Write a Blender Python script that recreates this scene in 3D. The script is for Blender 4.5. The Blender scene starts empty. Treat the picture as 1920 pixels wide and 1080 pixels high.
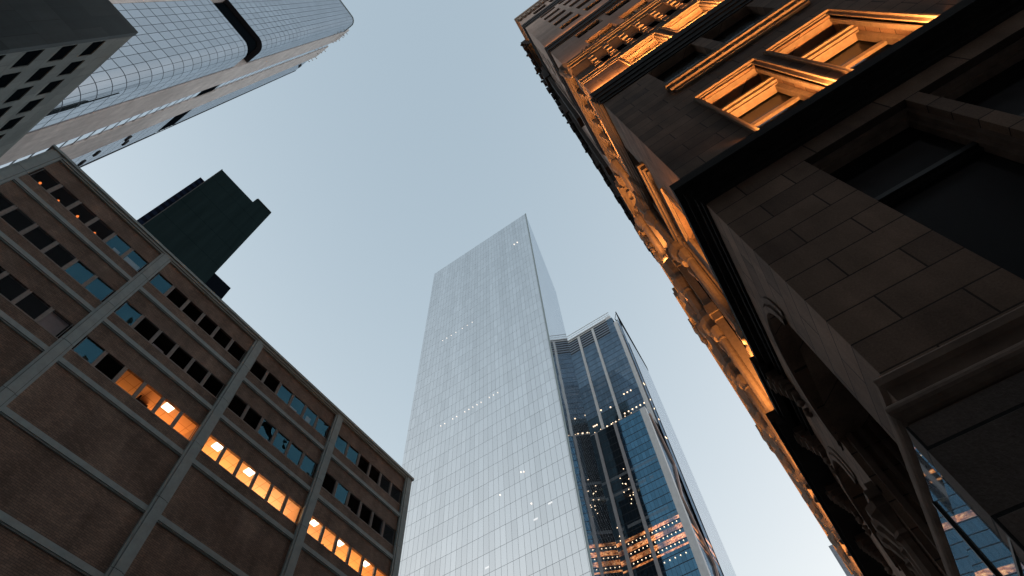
import bpy, math, random
from mathutils import Matrix, Vector
random.seed(7)
C = bpy.context.scene.collection
R = math.radians
GZ = -1.6                      # street level; the camera is the origin

# ------------------------------------------------------------------ helpers
class MB:
    """collects faces, builds ONE mesh object"""
    def __init__(s): s.v = []; s.f = []
    def quad(s, *p):
        n = len(s.v); s.v += [tuple(q) for q in p]; s.f.append(tuple(range(n, n + len(p))))
    def hexa(s, b, t):
        n = len(s.v); s.v += [tuple(q) for q in b] + [tuple(q) for q in t]
        s.f += [(n+3, n+2, n+1, n), (n+4, n+5, n+6, n+7)]
        for i in range(4):
            j = (i+1) % 4; s.f.append((n+i, n+j, n+4+j, n+4+i))
    def box(s, x0, x1, y0, y1, z0, z1):
        s.hexa([(x0,y0,z0),(x1,y0,z0),(x1,y1,z0),(x0,y1,z0)], [(x0,y0,z1),(x1,y0,z1),(x1,y1,z1),(x0,y1,z1)])
    def lathe(s, cx, cy, prof, n=8, rot=None, ph=None):
        """vertical turned shape, prof = [(r, z), ...]"""
        ph = math.pi/n if ph is None else ph
        base = len(s.v)
        for r, z in prof:
            for k in range(n):
                a = ph + 2*math.pi*k/n
                s.v.append((cx + r*math.cos(a), cy + r*math.sin(a), z))
        for i in range(len(prof)-1):
            for k in range(n):
                k2 = (k+1) % n
                s.f.append((base+i*n+k, base+i*n+k2, base+(i+1)*n+k2, base+(i+1)*n+k))
        s.f.append(tuple(base+k for k in reversed(range(n))))
        s.f.append(tuple(base+(len(prof)-1)*n+k for k in range(n)))
    def tf(s, f): s.v = [tuple(f(*p)) for p in s.v]; return s
    def build(s, name, mat, parent=None, origin=None, smooth=False):
        o0 = Vector(origin) if origin is not None else (Vector(parent.get('base')) if parent and parent.get('base') else Vector((0,0,0)))
        me = bpy.data.meshes.new(name)
        me.from_pydata([tuple(Vector(p)-o0) for p in s.v], [], s.f)
        me.validate(); me.update()
        me.materials.append(mat)
        if smooth:
            for p in me.polygons: p.use_smooth = True
        o = bpy.data.objects.new(name, me); C.objects.link(o)
        if parent: o.parent = parent
        elif origin is not None: o.location = o0
        return o

def thing(name, label, cat, loc, group=None):
    o = bpy.data.objects.new(name, None); C.objects.link(o)
    o.location = loc; o['label'] = label; o['category'] = cat; o['base'] = list(loc)
    if group: o['group'] = group
    return o

def wall(mb, P, u0, u1, v0, v1, ops, arch=()):
    """P(u, v, w) -> point, w = depth inward. ops = (u0,u1,v0,v1,depth); openings with reveals"""
    us = sorted({u0, u1, *[o[0] for o in ops], *[o[1] for o in ops]}); us = [u for u in us if u0 <= u <= u1]
    vs = sorted({v0, v1, *[o[2] for o in ops], *[o[3] for o in ops]}); vs = [v for v in vs if v0 <= v <= v1]
    for i in range(len(us)-1):
        um = (us[i]+us[i+1])/2
        run = None
        for j in range(len(vs)-1):
            vm = (vs[j]+vs[j+1])/2
            inside = any(o[0] < um < o[1] and o[2] < vm < o[3] for o in ops)
            if inside:
                if run is not None: mb.quad(P(us[i],run,0), P(us[i+1],run,0), P(us[i+1],vs[j],0), P(us[i],vs[j],0)); run = None
            elif run is None: run = vs[j]
        if run is not None: mb.quad(P(us[i],run,0), P(us[i+1],run,0), P(us[i+1],vs[-1],0), P(us[i],vs[-1],0))
    for a, b, c, d, w in ops:
        mb.quad(P(a,c,0), P(a,d,0), P(a,d,w), P(a,c,w)); mb.quad(P(b,c,0), P(b,c,w), P(b,d,w), P(b,d,0))
        mb.quad(P(a,d,0), P(b,d,0), P(b,d,w), P(a,d,w)); mb.quad(P(a,c,0), P(a,c,w), P(b,c,w), P(b,c,0))

# ------------------------------------------------------------------ materials
class NT:
    def __init__(s, name):
        s.m = bpy.data.materials.new(name); s.m.use_nodes = True
        s.t = s.m.node_tree; s.t.nodes.clear()
        s.out = s.t.nodes.new('ShaderNodeOutputMaterial')
        s.geo = s.t.nodes.new('ShaderNodeNewGeometry')
        sp = s.n('ShaderNodeSeparateXYZ'); s.l(s.geo.outputs['Position'], sp.inputs[0])
        s.x, s.y, s.z = sp.outputs
    def n(s, t, **k):
        n = s.t.nodes.new(t)
        for a, b in k.items(): setattr(n, a, b)
        return n
    def l(s, a, b): s.t.links.new(a, b)
    def put(s, sock, v):
        if hasattr(v, 'is_output'): s.l(v, sock)
        else: sock.default_value = v
    def m_(s, op, a, b=None, c=None):
        n = s.n('ShaderNodeMath', operation=op); s.put(n.inputs[0], a)
        if b is not None: s.put(n.inputs[1], b)
        if c is not None: s.put(n.inputs[2], c)
        return n.outputs[0]
    def add(s, a, b): return s.m_('ADD', a, b)
    def sub(s, a, b): return s.m_('SUBTRACT', a, b)
    def mul(s, a, b): return s.m_('MULTIPLY', a, b)
    def lt(s, a, b): return s.m_('LESS_THAN', a, b)
    def gt(s, a, b): return s.m_('GREATER_THAN', a, b)
    def between(s, a, lo, hi): return s.mul(s.gt(a, lo), s.lt(a, hi))
    def mx(s, a, b): return s.m_('MAXIMUM', a, b)
    def vec(s, x, y, z=0.0):
        n = s.n('ShaderNodeCombineXYZ'); s.put(n.inputs[0], x); s.put(n.inputs[1], y); s.put(n.inputs[2], z); return n.outputs[0]
    def noise(s, v, scale, detail=3.0, rough=0.55):
        n = s.n('ShaderNodeTexNoise'); s.put(n.inputs['Vector'], v); n.inputs['Scale'].default_value = scale
        n.inputs['Detail'].default_value = detail; n.inputs['Roughness'].default_value = rough; return n.outputs['Fac']
    def white(s, v):
        n = s.n('ShaderNodeTexWhiteNoise', noise_dimensions='3D'); s.put(n.inputs['Vector'], v); return n
    def mix(s, f, a, b):
        n = s.n('ShaderNodeMix', data_type='RGBA'); s.put(n.inputs[0], f)
        s.put(n.inputs[6], a if hasattr(a,'is_output') else (*a, 1)); s.put(n.inputs[7], b if hasattr(b,'is_output') else (*b, 1)); return n.outputs[2]
    def mulc(s, f, c):
        n = s.n('ShaderNodeMix', data_type='RGBA', blend_type='MULTIPLY'); n.inputs[0].default_value = 1
        s.put(n.inputs[6], c); cc = s.n('ShaderNodeCombineColor')
        for i in range(3): s.put(cc.inputs[i], f)
        s.l(cc.outputs[0], n.inputs[7]); return n.outputs[2]
    def rng(s, f, a, b, c, d):
        n = s.n('ShaderNodeMapRange'); s.put(n.inputs[0], f)
        for i, q in enumerate((a,b,c,d)): n.inputs[i+1].default_value = q
        return n.outputs[0]
    def bsdf(s, col, rough=0.8, spec=0.3, metal=0.0, bump=None, bs=0.3, bd=0.02, normal=None, emis=None, es=1.0):
        p = s.n('ShaderNodeBsdfPrincipled')
        s.put(p.inputs['Base Color'], col if hasattr(col,'is_output') else (*col,1)); s.put(p.inputs['Roughness'], rough)
        s.put(p.inputs['Metallic'], metal); p.inputs['Specular IOR Level'].default_value = spec
        if bump is not None:
            b = s.n('ShaderNodeBump'); b.inputs['Strength'].default_value = bs; b.inputs['Distance'].default_value = bd
            s.l(bump, b.inputs['Height']); s.l(b.outputs[0], p.inputs['Normal'])
        elif normal is not None: s.l(normal, p.inputs['Normal'])
        if emis is not None:
            s.put(p.inputs['Emission Color'], emis if hasattr(emis,'is_output') else (*emis,1)); s.put(p.inputs['Emission Strength'], es)
        return p
    def done(s, sh): s.l(sh.outputs[0], s.out.inputs[0]); return s.m
    def tilt(s, cell, amt, wav=0.0, wscale=0.3):
        """surface normal with a small random tilt per cell plus slow waviness"""
        w = s.white(cell).outputs['Color']
        def v(op, a, b):
            n = s.n('ShaderNodeVectorMath', operation=op); s.put(n.inputs[0], a); s.put(n.inputs[1], b); return n.outputs[0]
        d = v('MULTIPLY', v('SUBTRACT', w, (.5,.5,.5)), (amt,amt,amt))
        if wav:
            n = s.n('ShaderNodeTexNoise'); n.inputs['Scale'].default_value = wscale; n.inputs['Detail'].default_value = 1.0
            s.l(s.geo.outputs['Position'], n.inputs['Vector'])
            d = v('ADD', d, v('MULTIPLY', v('SUBTRACT', n.outputs['Color'], (.5,.5,.5)), (wav,wav,wav)))
        n = v('ADD', s.geo.outputs['Normal'], d)
        q = s.n('ShaderNodeVectorMath', operation='NORMALIZE'); s.l(n, q.inputs[0]); return q.outputs[0]

def plain(name, col, rough=0.8, spec=0.3, var=0.12, scale=1.5, metal=0.0):
    t = NT(name)
    f = t.rng(t.noise(t.geo.outputs['Position'], scale, 5.0, 0.65), 0.3, 0.7, 1-var, 1+var)
    return t.done(t.bsdf(t.mulc(f, (*col,1)), rough, spec, metal))

def brickmat(name, u_of, col1, col2, mortar, bw, bh, ms, stain=0.25, rough=0.85, bd=0.004, dark=None, spec=0.25):
    t = NT(name)
    u = u_of(t)
    b = t.n('ShaderNodeTexBrick'); t.l(t.vec(u, t.z, 0.0), b.inputs['Vector'])
    b.inputs['Color1'].default_value = (*col1,1); b.inputs['Color2'].default_value = (*col2,1); b.inputs['Mortar'].default_value = (*mortar,1)
    b.inputs['Scale'].default_value = 1; b.inputs['Brick Width'].default_value = bw; b.inputs['Row Height'].default_value = bh
    b.inputs['Mortar Size'].default_value = ms; b.inputs['Mortar Smooth'].default_value = 0.2; b.inputs['Bias'].default_value = 0.0
    P = t.geo.outputs['Position']
    n1 = t.rng(t.noise(P, 0.45, 6.0, 0.65), 0.3, 0.7, 1-stain, 1+stain)
    st = t.noise(t.vec(t.mul(t.x,1.0), t.mul(t.y,1.0), t.mul(t.z,0.12)), 1.6, 4.0, 0.6)
    n2 = t.rng(st, 0.35, 0.7, 1.0, 1-stain*0.9)
    fine = t.rng(t.noise(P, 38.0, 4.0, 0.75), 0.3, 0.7, 0.78, 1.22)
    c = t.mulc(t.mul(t.mul(n1, n2), fine), b.outputs['Color'])
    h = t.sub(t.mul(t.noise(P, 30.0, 4.0, 0.7), 0.35), b.outputs['Fac'])
    return t.done(t.bsdf(c, rough, spec, bump=h, bs=0.6, bd=bd))

M = {}
M['brick'] = brickmat('dark_brown_brick', lambda t: t.y, (.25,.178,.138), (.172,.126,.10), (.11,.088,.073), .22, .085, .010, .36)
M['concrete_grey'] = plain('grey_precast', (.275,.33,.335), .8, .2, .12, 3.0)
M['joint'] = plain('dark_joint', (.03,.033,.035), .8)
M['mullion'] = plain('weathered_mullion', (.27,.243,.222), .8, .2, .2, 6.0)
M['alu'] = plain('window_aluminium', (.17,.165,.16), .5, .3, .15, 6.0)
S_ = 0.6
M['lime'] = brickmat('brown_limestone_blocks', lambda t: t.add(t.x, t.y), (.43,.28,.20), (.25,.165,.124), (.085,.06,.048), 1.22, .50, .012, .42, .85, .010)
M['lime_mould'] = plain('limestone_moulding', (.25,.178,.14), .85, .12, .34, 2.2)
M['lime_hi'] = brickmat('pale_limestone_blocks', lambda t: t.add(t.x, t.y), (.56,.405,.325), (.50,.36,.29), (.36,.265,.215), 1.5, .62, .006, .16, .85, .003)
M['lime_trim'] = plain('limestone_trim', (.34,.26,.205), .9, .06, .2, 9.0)
M['lime_dark'] = plain('sooty_unlit_limestone', (.032,.028,.027), .85, .15, .3, 2.5)  # soot plus the missing floodlight, both put into this dark colour
M['granite'] = brickmat('rough_granite_blocks', lambda t: t.add(t.x, t.y), (.19,.143,.122), (.12,.093,.08), (.014,.012,.012), 1.9, .68, .018, .35, .75, .03)
M['black2'] = plain('black_opening', (.004,.004,.005), .9, 0.)
M['spike'] = plain('dark_steel', (.02,.02,.022), .5, .5)
M['iron'] = plain('dark_bronze', (.018,.017,.017), .45, .5)

def glassmat(name, body, tint, refl, rough=0.02, tilt=0.0):
    """opaque coated glass: dark body under a mirror coat"""
    t = NT(name)
    d = t.bsdf(body, .6, .2)
    g = t.n('ShaderNodeBsdfGlossy'); g.inputs['Color'].default_value = (*tint,1); g.inputs['Roughness'].default_value = rough
    lw = t.n('ShaderNodeLayerWeight'); lw.inputs['Blend'].default_value = .35
    f = t.m_('MINIMUM', t.add(t.mul(lw.outputs['Fresnel'], .75), refl), 1.0)
    mx = t.n('ShaderNodeMixShader'); t.l(f, mx.inputs[0]); t.l(d.outputs[0], mx.inputs[1]); t.l(g.outputs[0], mx.inputs[2])
    return t.done(mx)
M['dark_glass'] = glassmat('dark_window_glass', (.004,.005,.007), (.8,.85,.95), .02)
def thinglass(name, tint, refl, lean=0.0):
    t = NT(name)
    a = t.n('ShaderNodeBsdfTransparent'); a.inputs[0].default_value = (.78,.79,.80,1)
    g = t.n('ShaderNodeBsdfGlossy'); g.inputs['Color'].default_value = (*tint,1); g.inputs['Roughness'].default_value = .015
    if lean:      # shading normal leans and bows so flat panes reflect higher sky
        w = t.n('ShaderNodeTexNoise'); w.inputs['Scale'].default_value = .9; w.inputs['Detail'].default_value = 2.0; t.l(t.geo.outputs['Position'], w.inputs['Vector'])
        z = t.rng(w.outputs['Fac'], .3, .7, lean*.55, lean*1.25)
        v = t.n('ShaderNodeVectorMath', operation='ADD'); t.l(t.geo.outputs['Normal'], v.inputs[0]); t.l(t.vec(0.0,0.0,z), v.inputs[1])
        q = t.n('ShaderNodeVectorMath', operation='NORMALIZE'); t.l(v.outputs[0], q.inputs[0]); t.l(q.outputs[0], g.inputs['Normal'])
    mx = t.n('ShaderNodeMixShader'); mx.inputs[0].default_value = refl
    t.l(a.outputs[0], mx.inputs[1]); t.l(g.outputs[0], mx.inputs[2]); return t.done(mx)
M['pane'] = thinglass('clear_window_glass', (.8,.9,1), .005)
M['pane_blue'] = thinglass('sky_tinted_glass', (.17,.44,.58), .15, .20)  # sky's blue reflection put into the colour of chosen panes
M['room_dark'] = plain('unlit_room', (.02,.014,.012), .9, .1)
M['room_warm'] = plain('lit_room_paint', (.60,.46,.34), .9, .2, .06)
t = NT('ceiling_tiles')
b_ = t.n('ShaderNodeTexBrick'); t.l(t.vec(t.x, t.y, 0.), b_.inputs['Vector']); b_.offset = 0
for k_, c_ in (('Color1',(.66,.53,.41)),('Color2',(.60,.47,.36)),('Mortar',(.40,.28,.2))): b_.inputs[k_].default_value = (*c_,1)
b_.inputs['Scale'].default_value = 1; b_.inputs['Brick Width'].default_value = .6; b_.inputs['Row Height'].default_value = .6; b_.inputs['Mortar Size'].default_value = .016
M['tiles'] = t.done(t.bsdf(b_.outputs['Color'], .9, .1))
M['blind'] = plain('white_blind', (.62,.58,.54), .9)
M['blind_pink'] = plain('lowered_grey_blind', (.36,.30,.30), .9)
def emit(name, col, s):
    t = NT(name); e = t.n('ShaderNodeEmission'); e.inputs[0].default_value = (*col,1); e.inputs[1].default_value = s; return t.done(e)
M['panel'] = emit('ceiling_light_panel', (1,.80,.55), 1.8)
M['bulb'] = emit('dim_orange_bulb', (1,.24,.05), .28)

# ------------------------------------------------------------------ setting
ROADM = brickmat('asphalt', lambda t: t.y, (.05,.05,.052), (.045,.045,.047), (.045,.045,.047), 9, 9, .001, .3)
PAVE = brickmat('concrete_paving', lambda t: t.add(t.x,t.y), (.22,.22,.215), (.19,.19,.185), (.1,.1,.1), 1.5, 1.5, .01, .2)
m = MB(); m.quad((-3000,-3000,GZ-.02),(3000,-3000,GZ-.02),(3000,3000,GZ-.02),(-3000,3000,GZ-.02)); o = m.build('ground', PAVE); o['kind'] = 'structure'
m = MB(); m.quad((-18,-400,GZ-.012),(-4,-400,GZ-.012),(-4,400,GZ-.012),(-18,400,GZ-.012)); o = m.build('road', ROADM); o['kind'] = 'structure'
m = MB(); m.box(-4,1.0,-8,400,GZ-.1,GZ+.12-.12+.0); o = m.build('pavement', PAVE); o['kind'] = 'structure'

# ------------------------------------------------------------------ brick office building (left)
BX = -22.0
brick = thing('brick_office_building', 'brown brick office building with grey grid of pilasters and a row of lit orange windows', 'building', (-30,8,GZ))
rows = [(28.55,27.45),(25.40,24.28),(22.24,21.16)]          # window top, bottom
belts = [26.61,23.49,20.36,17.22,14.15,11.0,7.9,4.8]
pil = [-6.32,0.56,7.44,14.37,21.3]; PW = .6
def bp(u,v,w): return (BX-w, u, v)
ops = []
for i in range(4):
    for t_, b_ in rows: ops.append((pil[i]+PW, pil[i+1], b_, t_, .14))
m = MB(); wall(m, bp, -6.1, 21.7, GZ, 29.75, ops)
m.quad((BX,-6.1,GZ),(BX,-6.1,29.75),(-45,-6.1,29.75),(-45,-6.1,GZ)); m.quad((BX,21.7,GZ),(-45,21.7,GZ),(-45,21.7,29.75),(BX,21.7,29.75))
m.quad((BX,-6.1,29.75),(BX,21.7,29.75),(-45,21.7,29.75),(-45,-6.1,29.75)); m.quad((-45,-6.1,GZ),(-45,-6.1,29.75),(-45,21.7,29.75),(-45,21.7,GZ))
m.build('wall', M['brick'], brick)
def beltprof(mb, x0, y0, y1, z0, z1, p):
    mb.box(x0-.02, x0+p, y0, y1, z0, z1); mb.box(x0-.02, x0+p*.55, y0, y1, z1, z1+.05); mb.box(x0-.02, x0+p*.55, y0, y1, z0-.06, z0)
m = MB()
m.box(BX-.3, BX+.10, pil[0]+PW, 21.3, 29.70, 29.80); m.box(BX-.3, BX+.16, pil[0]+PW, 21.3, 29.80, 29.96); m.box(BX-.3, BX+.24, -6.45, 22.0, 29.96, 30.14)
m.build('roof_coping', M['concrete_grey'], brick)
for i, y in enumerate(pil):
    m = MB(); z = GZ; js = [4.6,7.8,11.0,14.6,17.9,21.2,24.4,27.35]
    zz = [GZ]+js+[29.955]
    for a, b in zip(zz[:-1], zz[1:]):
        m.box(BX-.05, BX+.13, y+.0, y+.11, a+.012, b-.012); m.box(BX-.05, BX+.13, y+PW-.11, y+PW, a+.012, b-.012)
        m.box(BX-.05, BX+.17, y+.125, y+PW-.125, a+.012, b-.012)
    pl_ = m.build('pilaster', M['concrete_grey'], brick)
    m = MB(); m.box(BX-.05, BX+.11, y+.02, y+PW-.02, GZ, 29.95); m.build('joint_backing', M['joint'], pl_, origin=brick['base'])
for z in belts:
    m = MB()
    for i in range(4):
        beltprof(m, BX, pil[i]+PW, pil[i+1], z-.13, z+.11, .10)
    m.build('belt_course', M['concrete_grey'], brick)
# windows: one prototype with its pane, copied
pitch = (pil[1]-pil[0]-PW)/6
mw = pitch-.13
m = MB(); fr = .024; wh = 1.12
m.box(-.07,-.012, 0, fr, 0, wh); m.box(-.07,-.012, mw-fr, mw, 0, wh); m.box(-.07,-.012, fr, mw-fr, 0, fr); m.box(-.07,-.012, fr, mw-fr, wh-fr, wh)
frame_me = m.build('window', M['alu'], None); frame_me = frame_me
m = MB(); m.quad((0,fr,-wh/2+fr),(0,mw-fr,-wh/2+fr),(0,mw-fr,wh/2-fr),(0,fr,wh/2-fr)); pane_o = m.build('pane', M['pane'])
blue = {(0,0,4),(0,0,5),(0,1,4),(0,1,5),(1,0,0),(1,1,0),(1,2,0),(2,0,2),(2,0,3),(2,0,4),(2,0,5),(2,1,2),(2,1,3),(2,1,4),(2,1,5),(3,0,0),(3,0,1),(3,1,1)}
lit = {(1,2,2),(1,2,3),(1,2,4),(1,2,5)} | {(b,2,k) for b in (2,3) for k in range(6)}
blinds = {(0,2,5):('blind_pink',0,.9,0,1),(0,0,4):('blind',.45,.85,0,.42),(0,0,5):('blind',.05,.95,0,.55),(2,0,3):('blind',.1,.7,.02,.35),(2,0,4):('blind',.35,.75,.2,.62),(3,0,1):('blind',.05,.6,.0,.25),(1,2,0):('room_dark',.1,.9,0,.3),(1,1,2):('blind_pink',.1,.8,0,.3),(3,1,2):('blind_pink',.0,.5,0,.3)}
first = True
pane_b = pane_o.copy(); pane_b.data = pane_o.data.copy(); pane_b.data.materials[0] = M['pane_blue']
base = Vector(brick['base'])
for bi in range(4):
    for ri, (t_, b_) in enumerate(rows):
        mm = MB()
        for k in range(6):
            y0 = pil[bi]+PW + k*pitch + .065
            if first: w = frame_me
            else: w = frame_me.copy(); C.objects.link(w)
            w.parent = brick; w.location = Vector((BX, y0, b_)) - base
            isb = (bi,ri,k) in blue
            if first: p = pane_o; first = False
            else: p = (pane_b if isb else pane_o).copy(); C.objects.link(p)
            p.parent = w; p.location = (-.035, 0, wh/2)
            ang = R(random.uniform(-.8,.8))
            p.rotation_euler = (0, -ang, R(random.uniform(-.6,.6)))
            if k: mm = MB(); mm.box(BX-.14, BX+.0, y0-.13, y0-.09, b_, t_); mm.box(BX-.14, BX-.03, y0-.09, y0-.04, b_, t_); mm.box(BX-.14, BX+.0, y0-.04, y0, b_, t_); mm.build('mullion', M['mullion'], brick)
            key = (bi,ri,k)
            if key in blinds:
                mat, a, c, d, e = blinds[key]
                q = MB(); yy0, yy1 = y0+a*mw, y0+c*mw
                q.box(BX-.21, BX-.195, yy0, yy1, b_+d*wh+.02, b_+e*wh-.02); q.build('blind', M[mat], w, origin=(BX, y0, b_))
        q = MB(); q.box(BX-.05, BX+.012, pil[bi]+PW, pil[bi+1], b_-.05, b_); q.build('sill', M['mullion'], brick)
        # the room behind this row
        segs = [(0,6,False)]
        if ri == 2: segs = {0:[(0,6,False)],1:[(0,2,False),(2,6,True)],2:[(0,6,True)],3:[(0,6,True)]}[bi]
        for a, c, on in segs:
            y0 = pil[bi]+PW + a*pitch + (0 if a == 0 else .0); y1 = pil[bi]+PW + c*pitch
            r = MB(); x0, x1 = BX-.14, BX-5.5; z0, z1 = b_-.85, t_+.16
            r.quad((x0,y0,z1),(x1,y0,z1),(x1,y1,z1),(x0,y1,z1)); r.quad((x0,y0,z0),(x0,y1,z0),(x1,y1,z0),(x1,y0,z0))
            r.quad((x1,y0,z0),(x1,y1,z0),(x1,y1,z1),(x1,y0,z1)); r.quad((x0,y0,z0),(x1,y0,z0),(x1,y0,z1),(x0,y0,z1)); r.quad((x0,y1,z0),(x0,y1,z1),(x1,y1,z1),(x1,y1,z0))
            r.quad((x0,y0,t_),(x0,y1,t_),(x0,y1,z1),(x0,y0,z1)); r.quad((x0,y0,z0),(x0,y1,z0),(x0,y1,b_),(x0,y0,b_))
            room = r.build('room', M['room_warm' if on else 'room_dark'], brick)
            if on:
                room.data.materials.append(M['tiles']); room.data.polygons[0].material_index = 1
                spots = {1:[4.3],2:[.62,2.62],3:[.45,2.35,4.4]}[bi]
                for s in spots:
                    yy = pil[bi]+PW + s*pitch; q = MB()
                    if bi < 3: q.box(x0-.55, x0-.12, yy, yy+.42, z1-.03, z1-.002)
                    else:
                        for g in range(2):
                            for h in range(3): q.box(x0-.16-h*.17, x0-.04-h*.17, yy+g*.22, yy+g*.22+.17, z1-.03, z1-.002)
                    q.build('ceiling_light', M['panel'], room, origin=brick['base'])
                if bi == 1:   # a partition and a bookcase silhouette break the glow
                    q = MB(); q.box(x0-1.6, x0-.5, y0+.0+1.35, y0+1.42, z0, z1-.25); q.box(x0-1.2, x0-.9, y0+1.5, y0+2.0, b_+.1, z1-.1); q.build('partition', M['room_dark'], room, origin=brick['base'])
                zones = {1:[(2,4.1,.35,(1,.36,.08)),(4.1,6,.95,(1,.34,.08))],2:[(0,2.9,.95,(1,.42,.11)),(3,6,1.0,(1,.52,.22))],3:[(0,1.9,.9,(1,.50,.2)),(1.9,6,.85,(1,.40,.10))]}[bi]
                for za, zb, en, colr in zones:
                    ya, yb = pil[bi]+PW+za*pitch, pil[bi]+PW+zb*pitch
                    ld = bpy.data.lights.new('room_lamp','AREA'); ld.shape = 'RECTANGLE'; ld.size = 2.0; ld.size_y = (yb-ya)*.6; ld.energy = 13*(yb-ya)*en; ld.color = colr
                    lo = bpy.data.objects.new('room_lamp', ld); C.objects.link(lo); lo.parent = brick
                    lo.location = Vector((x0-2.2,(ya+yb)/2,z0+.25)) - base; lo.rotation_euler = (math.pi,0,0)
                if bi in (2, 3):
                    q = MB()
                    for yy, w_, h_ in ({2:[(3.6,.34,.30),(4.55,.46,.34)],3:[(1.55,.12,.5),(3.3,.3,.2)]}[bi]):
                        yc = pil[bi]+PW+yy*pitch; q.hexa([(x0-.5,yc-w_/2,b_-.3),(x0-.3,yc-w_/2,b_-.3),(x0-.3,yc+w_/2,b_-.3),(x0-.5,yc+w_/2,b_-.3)],[(x0-.5,yc-w_/4,b_+h_),(x0-.3,yc-w_/4,b_+h_),(x0-.3,yc+w_/4,b_+h_),(x0-.5,yc+w_/4,b_+h_)])
                    q.build('desk_clutter', M['room_dark'], room, origin=brick['base'])
            elif bi == 0 and ri == 0:
                for k in range(4):
                    q = MB(); yy = y0+(k+.42)*pitch; q.lathe(x0-.45-.08*(k%2), yy, [(.01,t_-.34),(.05,t_-.31),(.065,t_-.26),(.045,t_-.20),(.01,t_-.17)], 10); q.build('bulb', M['bulb'], room, origin=brick['base'])

# ------------------------------------------------------------------ stone building (right), numbers in units of S_ metres
X0, Y0 = 2.05, 8.2
stone = thing('carved_stone_building', 'ornate carved brown stone building whose windows and cornices glow orange in floodlight', 'building', (12,40,GZ))
def sx(y): return X0 - .058*(min(max(y,Y0),20.0)-Y0)
def G(mb): return mb.tf(lambda x,y,z: (x*S_, y*S_, z*S_))
class GB(MB):
    def front(s, x0, x1, p0, p1, z0, z1): s.box(x0, x1, Y0-p1, Y0-p0, z0, z1)
    def side(s, y0, y1, p0, p1, z0, z1):
        a0, a1, b0, b1 = sx(y0)-p1, sx(y0)-p0, sx(y1)-p1, sx(y1)-p0
        s.hexa([(a0,y0,z0),(a1,y0,z0),(b1,y1,z0),(b0,y1,z0)], [(a0,y0,z1),(a1,y0,z1),(b1,y1,z1),(b0,y1,z1)])
    def band(s, p, z0, z1, xe=34, ye=20.0):
        """moulding wrapping the corner"""
        s.box(X0-p, xe, Y0-p, Y0+.05, z0, z1); s.side(Y0+.05, ye, -.05, p, z0, z1)
    def prof(s, pts, xe=34, ye=20.0):
        """moulding of any profile [(p, z)...] wrapped round the corner"""
        ys = [Y0+.02, 12, 16, ye]
        for (p0,z0),(p1,z1) in zip(pts[:-1], pts[1:]):
            s.quad((xe,Y0-p0,z0),(xe,Y0-p1,z1),(X0-p1,Y0-p1,z1),(X0-p0,Y0-p0,z0))
            q = [((X0-p0,Y0-p0,z0),(X0-p1,Y0-p1,z1))] + [((sx(y)-p0,y,z0),(sx(y)-p1,y,z1)) for y in ys]
            for (a,b),(c,d) in zip(q[:-1], q[1:]): s.quad(a, b, d, c)
    def mk(s, name, mat, parent=None): return G(s).build(name, mat, parent or stone, origin=stone['base'])
FP = lambda u,v,w: (u, Y0+w, v)
SP = lambda u,v,w: (sx(u)+w, u, v)
ZB = GZ/S_
pairs = [(4.65,7.40),(7.75,10.50),(13.25,16.0),(16.35,19.1)]
uprow = [(49.8,52.9),(56.4,59.2),(68.6,71.6),(75.0,78.0),(81.6,84.6),(88.0,91.0),(94.2,96.6),(106.5,111.5)]
# front wall, lower storeys then the pale upper storeys
ops1 = []
for a, b in pairs: ops1 += [(a+.0,b-.0,7.6,15.0,.75),(a+.2,b-.24,18.2,23.8,.95),(a+.12,b-.08,27.5,32.0,.6),(a+.2,b-.2,35.2,38.85,.8)]
m = GB(); wall(m, FP, X0, 34, 6.1, 39.2, ops1)
sops = [(10.9,13.5,18.2,23.8,.95),(10.9,13.5,27.5,32.0,.6),(13.8,16.4,27.5,32.0,.6),(10.9,13.5,35.2,38.85,.8),(13.8,16.4,35.2,38.85,.8)]
# side wall with round arches in the lowest storey
arches = [(10.45,15.0),(17.0,21.4)]; sp_z, AT = 12.25, 14.45
def SPw(u,v,w): return (sx(u)+w, u, v)
wall(m, SPw, Y0, 22.4, 6.1, 39.2, sops + [(a,b,7.5,sp_z,1.3) for a,b in arches] + [(a,b,sp_z,AT+.001,0.0) for a,b in arches])
for a, b in arches:
    c, r = (a+b)/2, (b-a)/2; hgt = AT-sp_z; N = 18
    pts = [(c-r*math.cos(math.pi*k/N), sp_z+hgt*math.sin(math.pi*k/N)) for k in range(N+1)]
    for (u0,v0),(u1,v1) in zip(pts[:-1], pts[1:]):
        m.quad(SPw(u0,v0,0), SPw(u1,v1,0), SPw(u1,AT+.001,0), SPw(u0,AT+.001,0))
        m.quad(SPw(u0,v0,0), SPw(u0,v0,1.3), SPw(u1,v1,1.3), SPw(u1,v1,0))
m.quad((sx(22.4),22.4,6.1),(sx(22.4),230,6.1),(sx(22.4),230,39.2),(sx(22.4),22.4,39.2))
m.mk('wall', M['lime'])
ops2 = []
for z0, z1 in uprow:
    for k in range(4):
        base_x = 4.68+8.6*k
        ops2 += [(base_x,base_x+2.55,z0,z1,.45),(base_x+3.22,base_x+5.77,z0,z1,.45)]
m = GB(); wall(m, FP, X0, 38, 47.2, 116.0, ops2)
wall(m, SPw, Y0, 22.4, 47.2, 116.0, [(a,b,z0,z1,.45) for z0,z1 in uprow for a,b in ((10.9,13.4),(13.9,16.4))])
m.quad((sx(22.4),22.4,47.2),(sx(22.4),66,47.2),(sx(22.4),66,116),(sx(22.4),22.4,116)); m.quad((sx(22.4),66,47.2),(38,66,47.2),(38,66,116),(sx(22.4),66,116))
m.quad((X0,Y0,116),(38,Y0,116),(38,66,116),(sx(30),66,116)); m.quad((sx(30),66,47.1),(38,66,47.1),(38,190,47.1),(sx(30),190,47.1))
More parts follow.
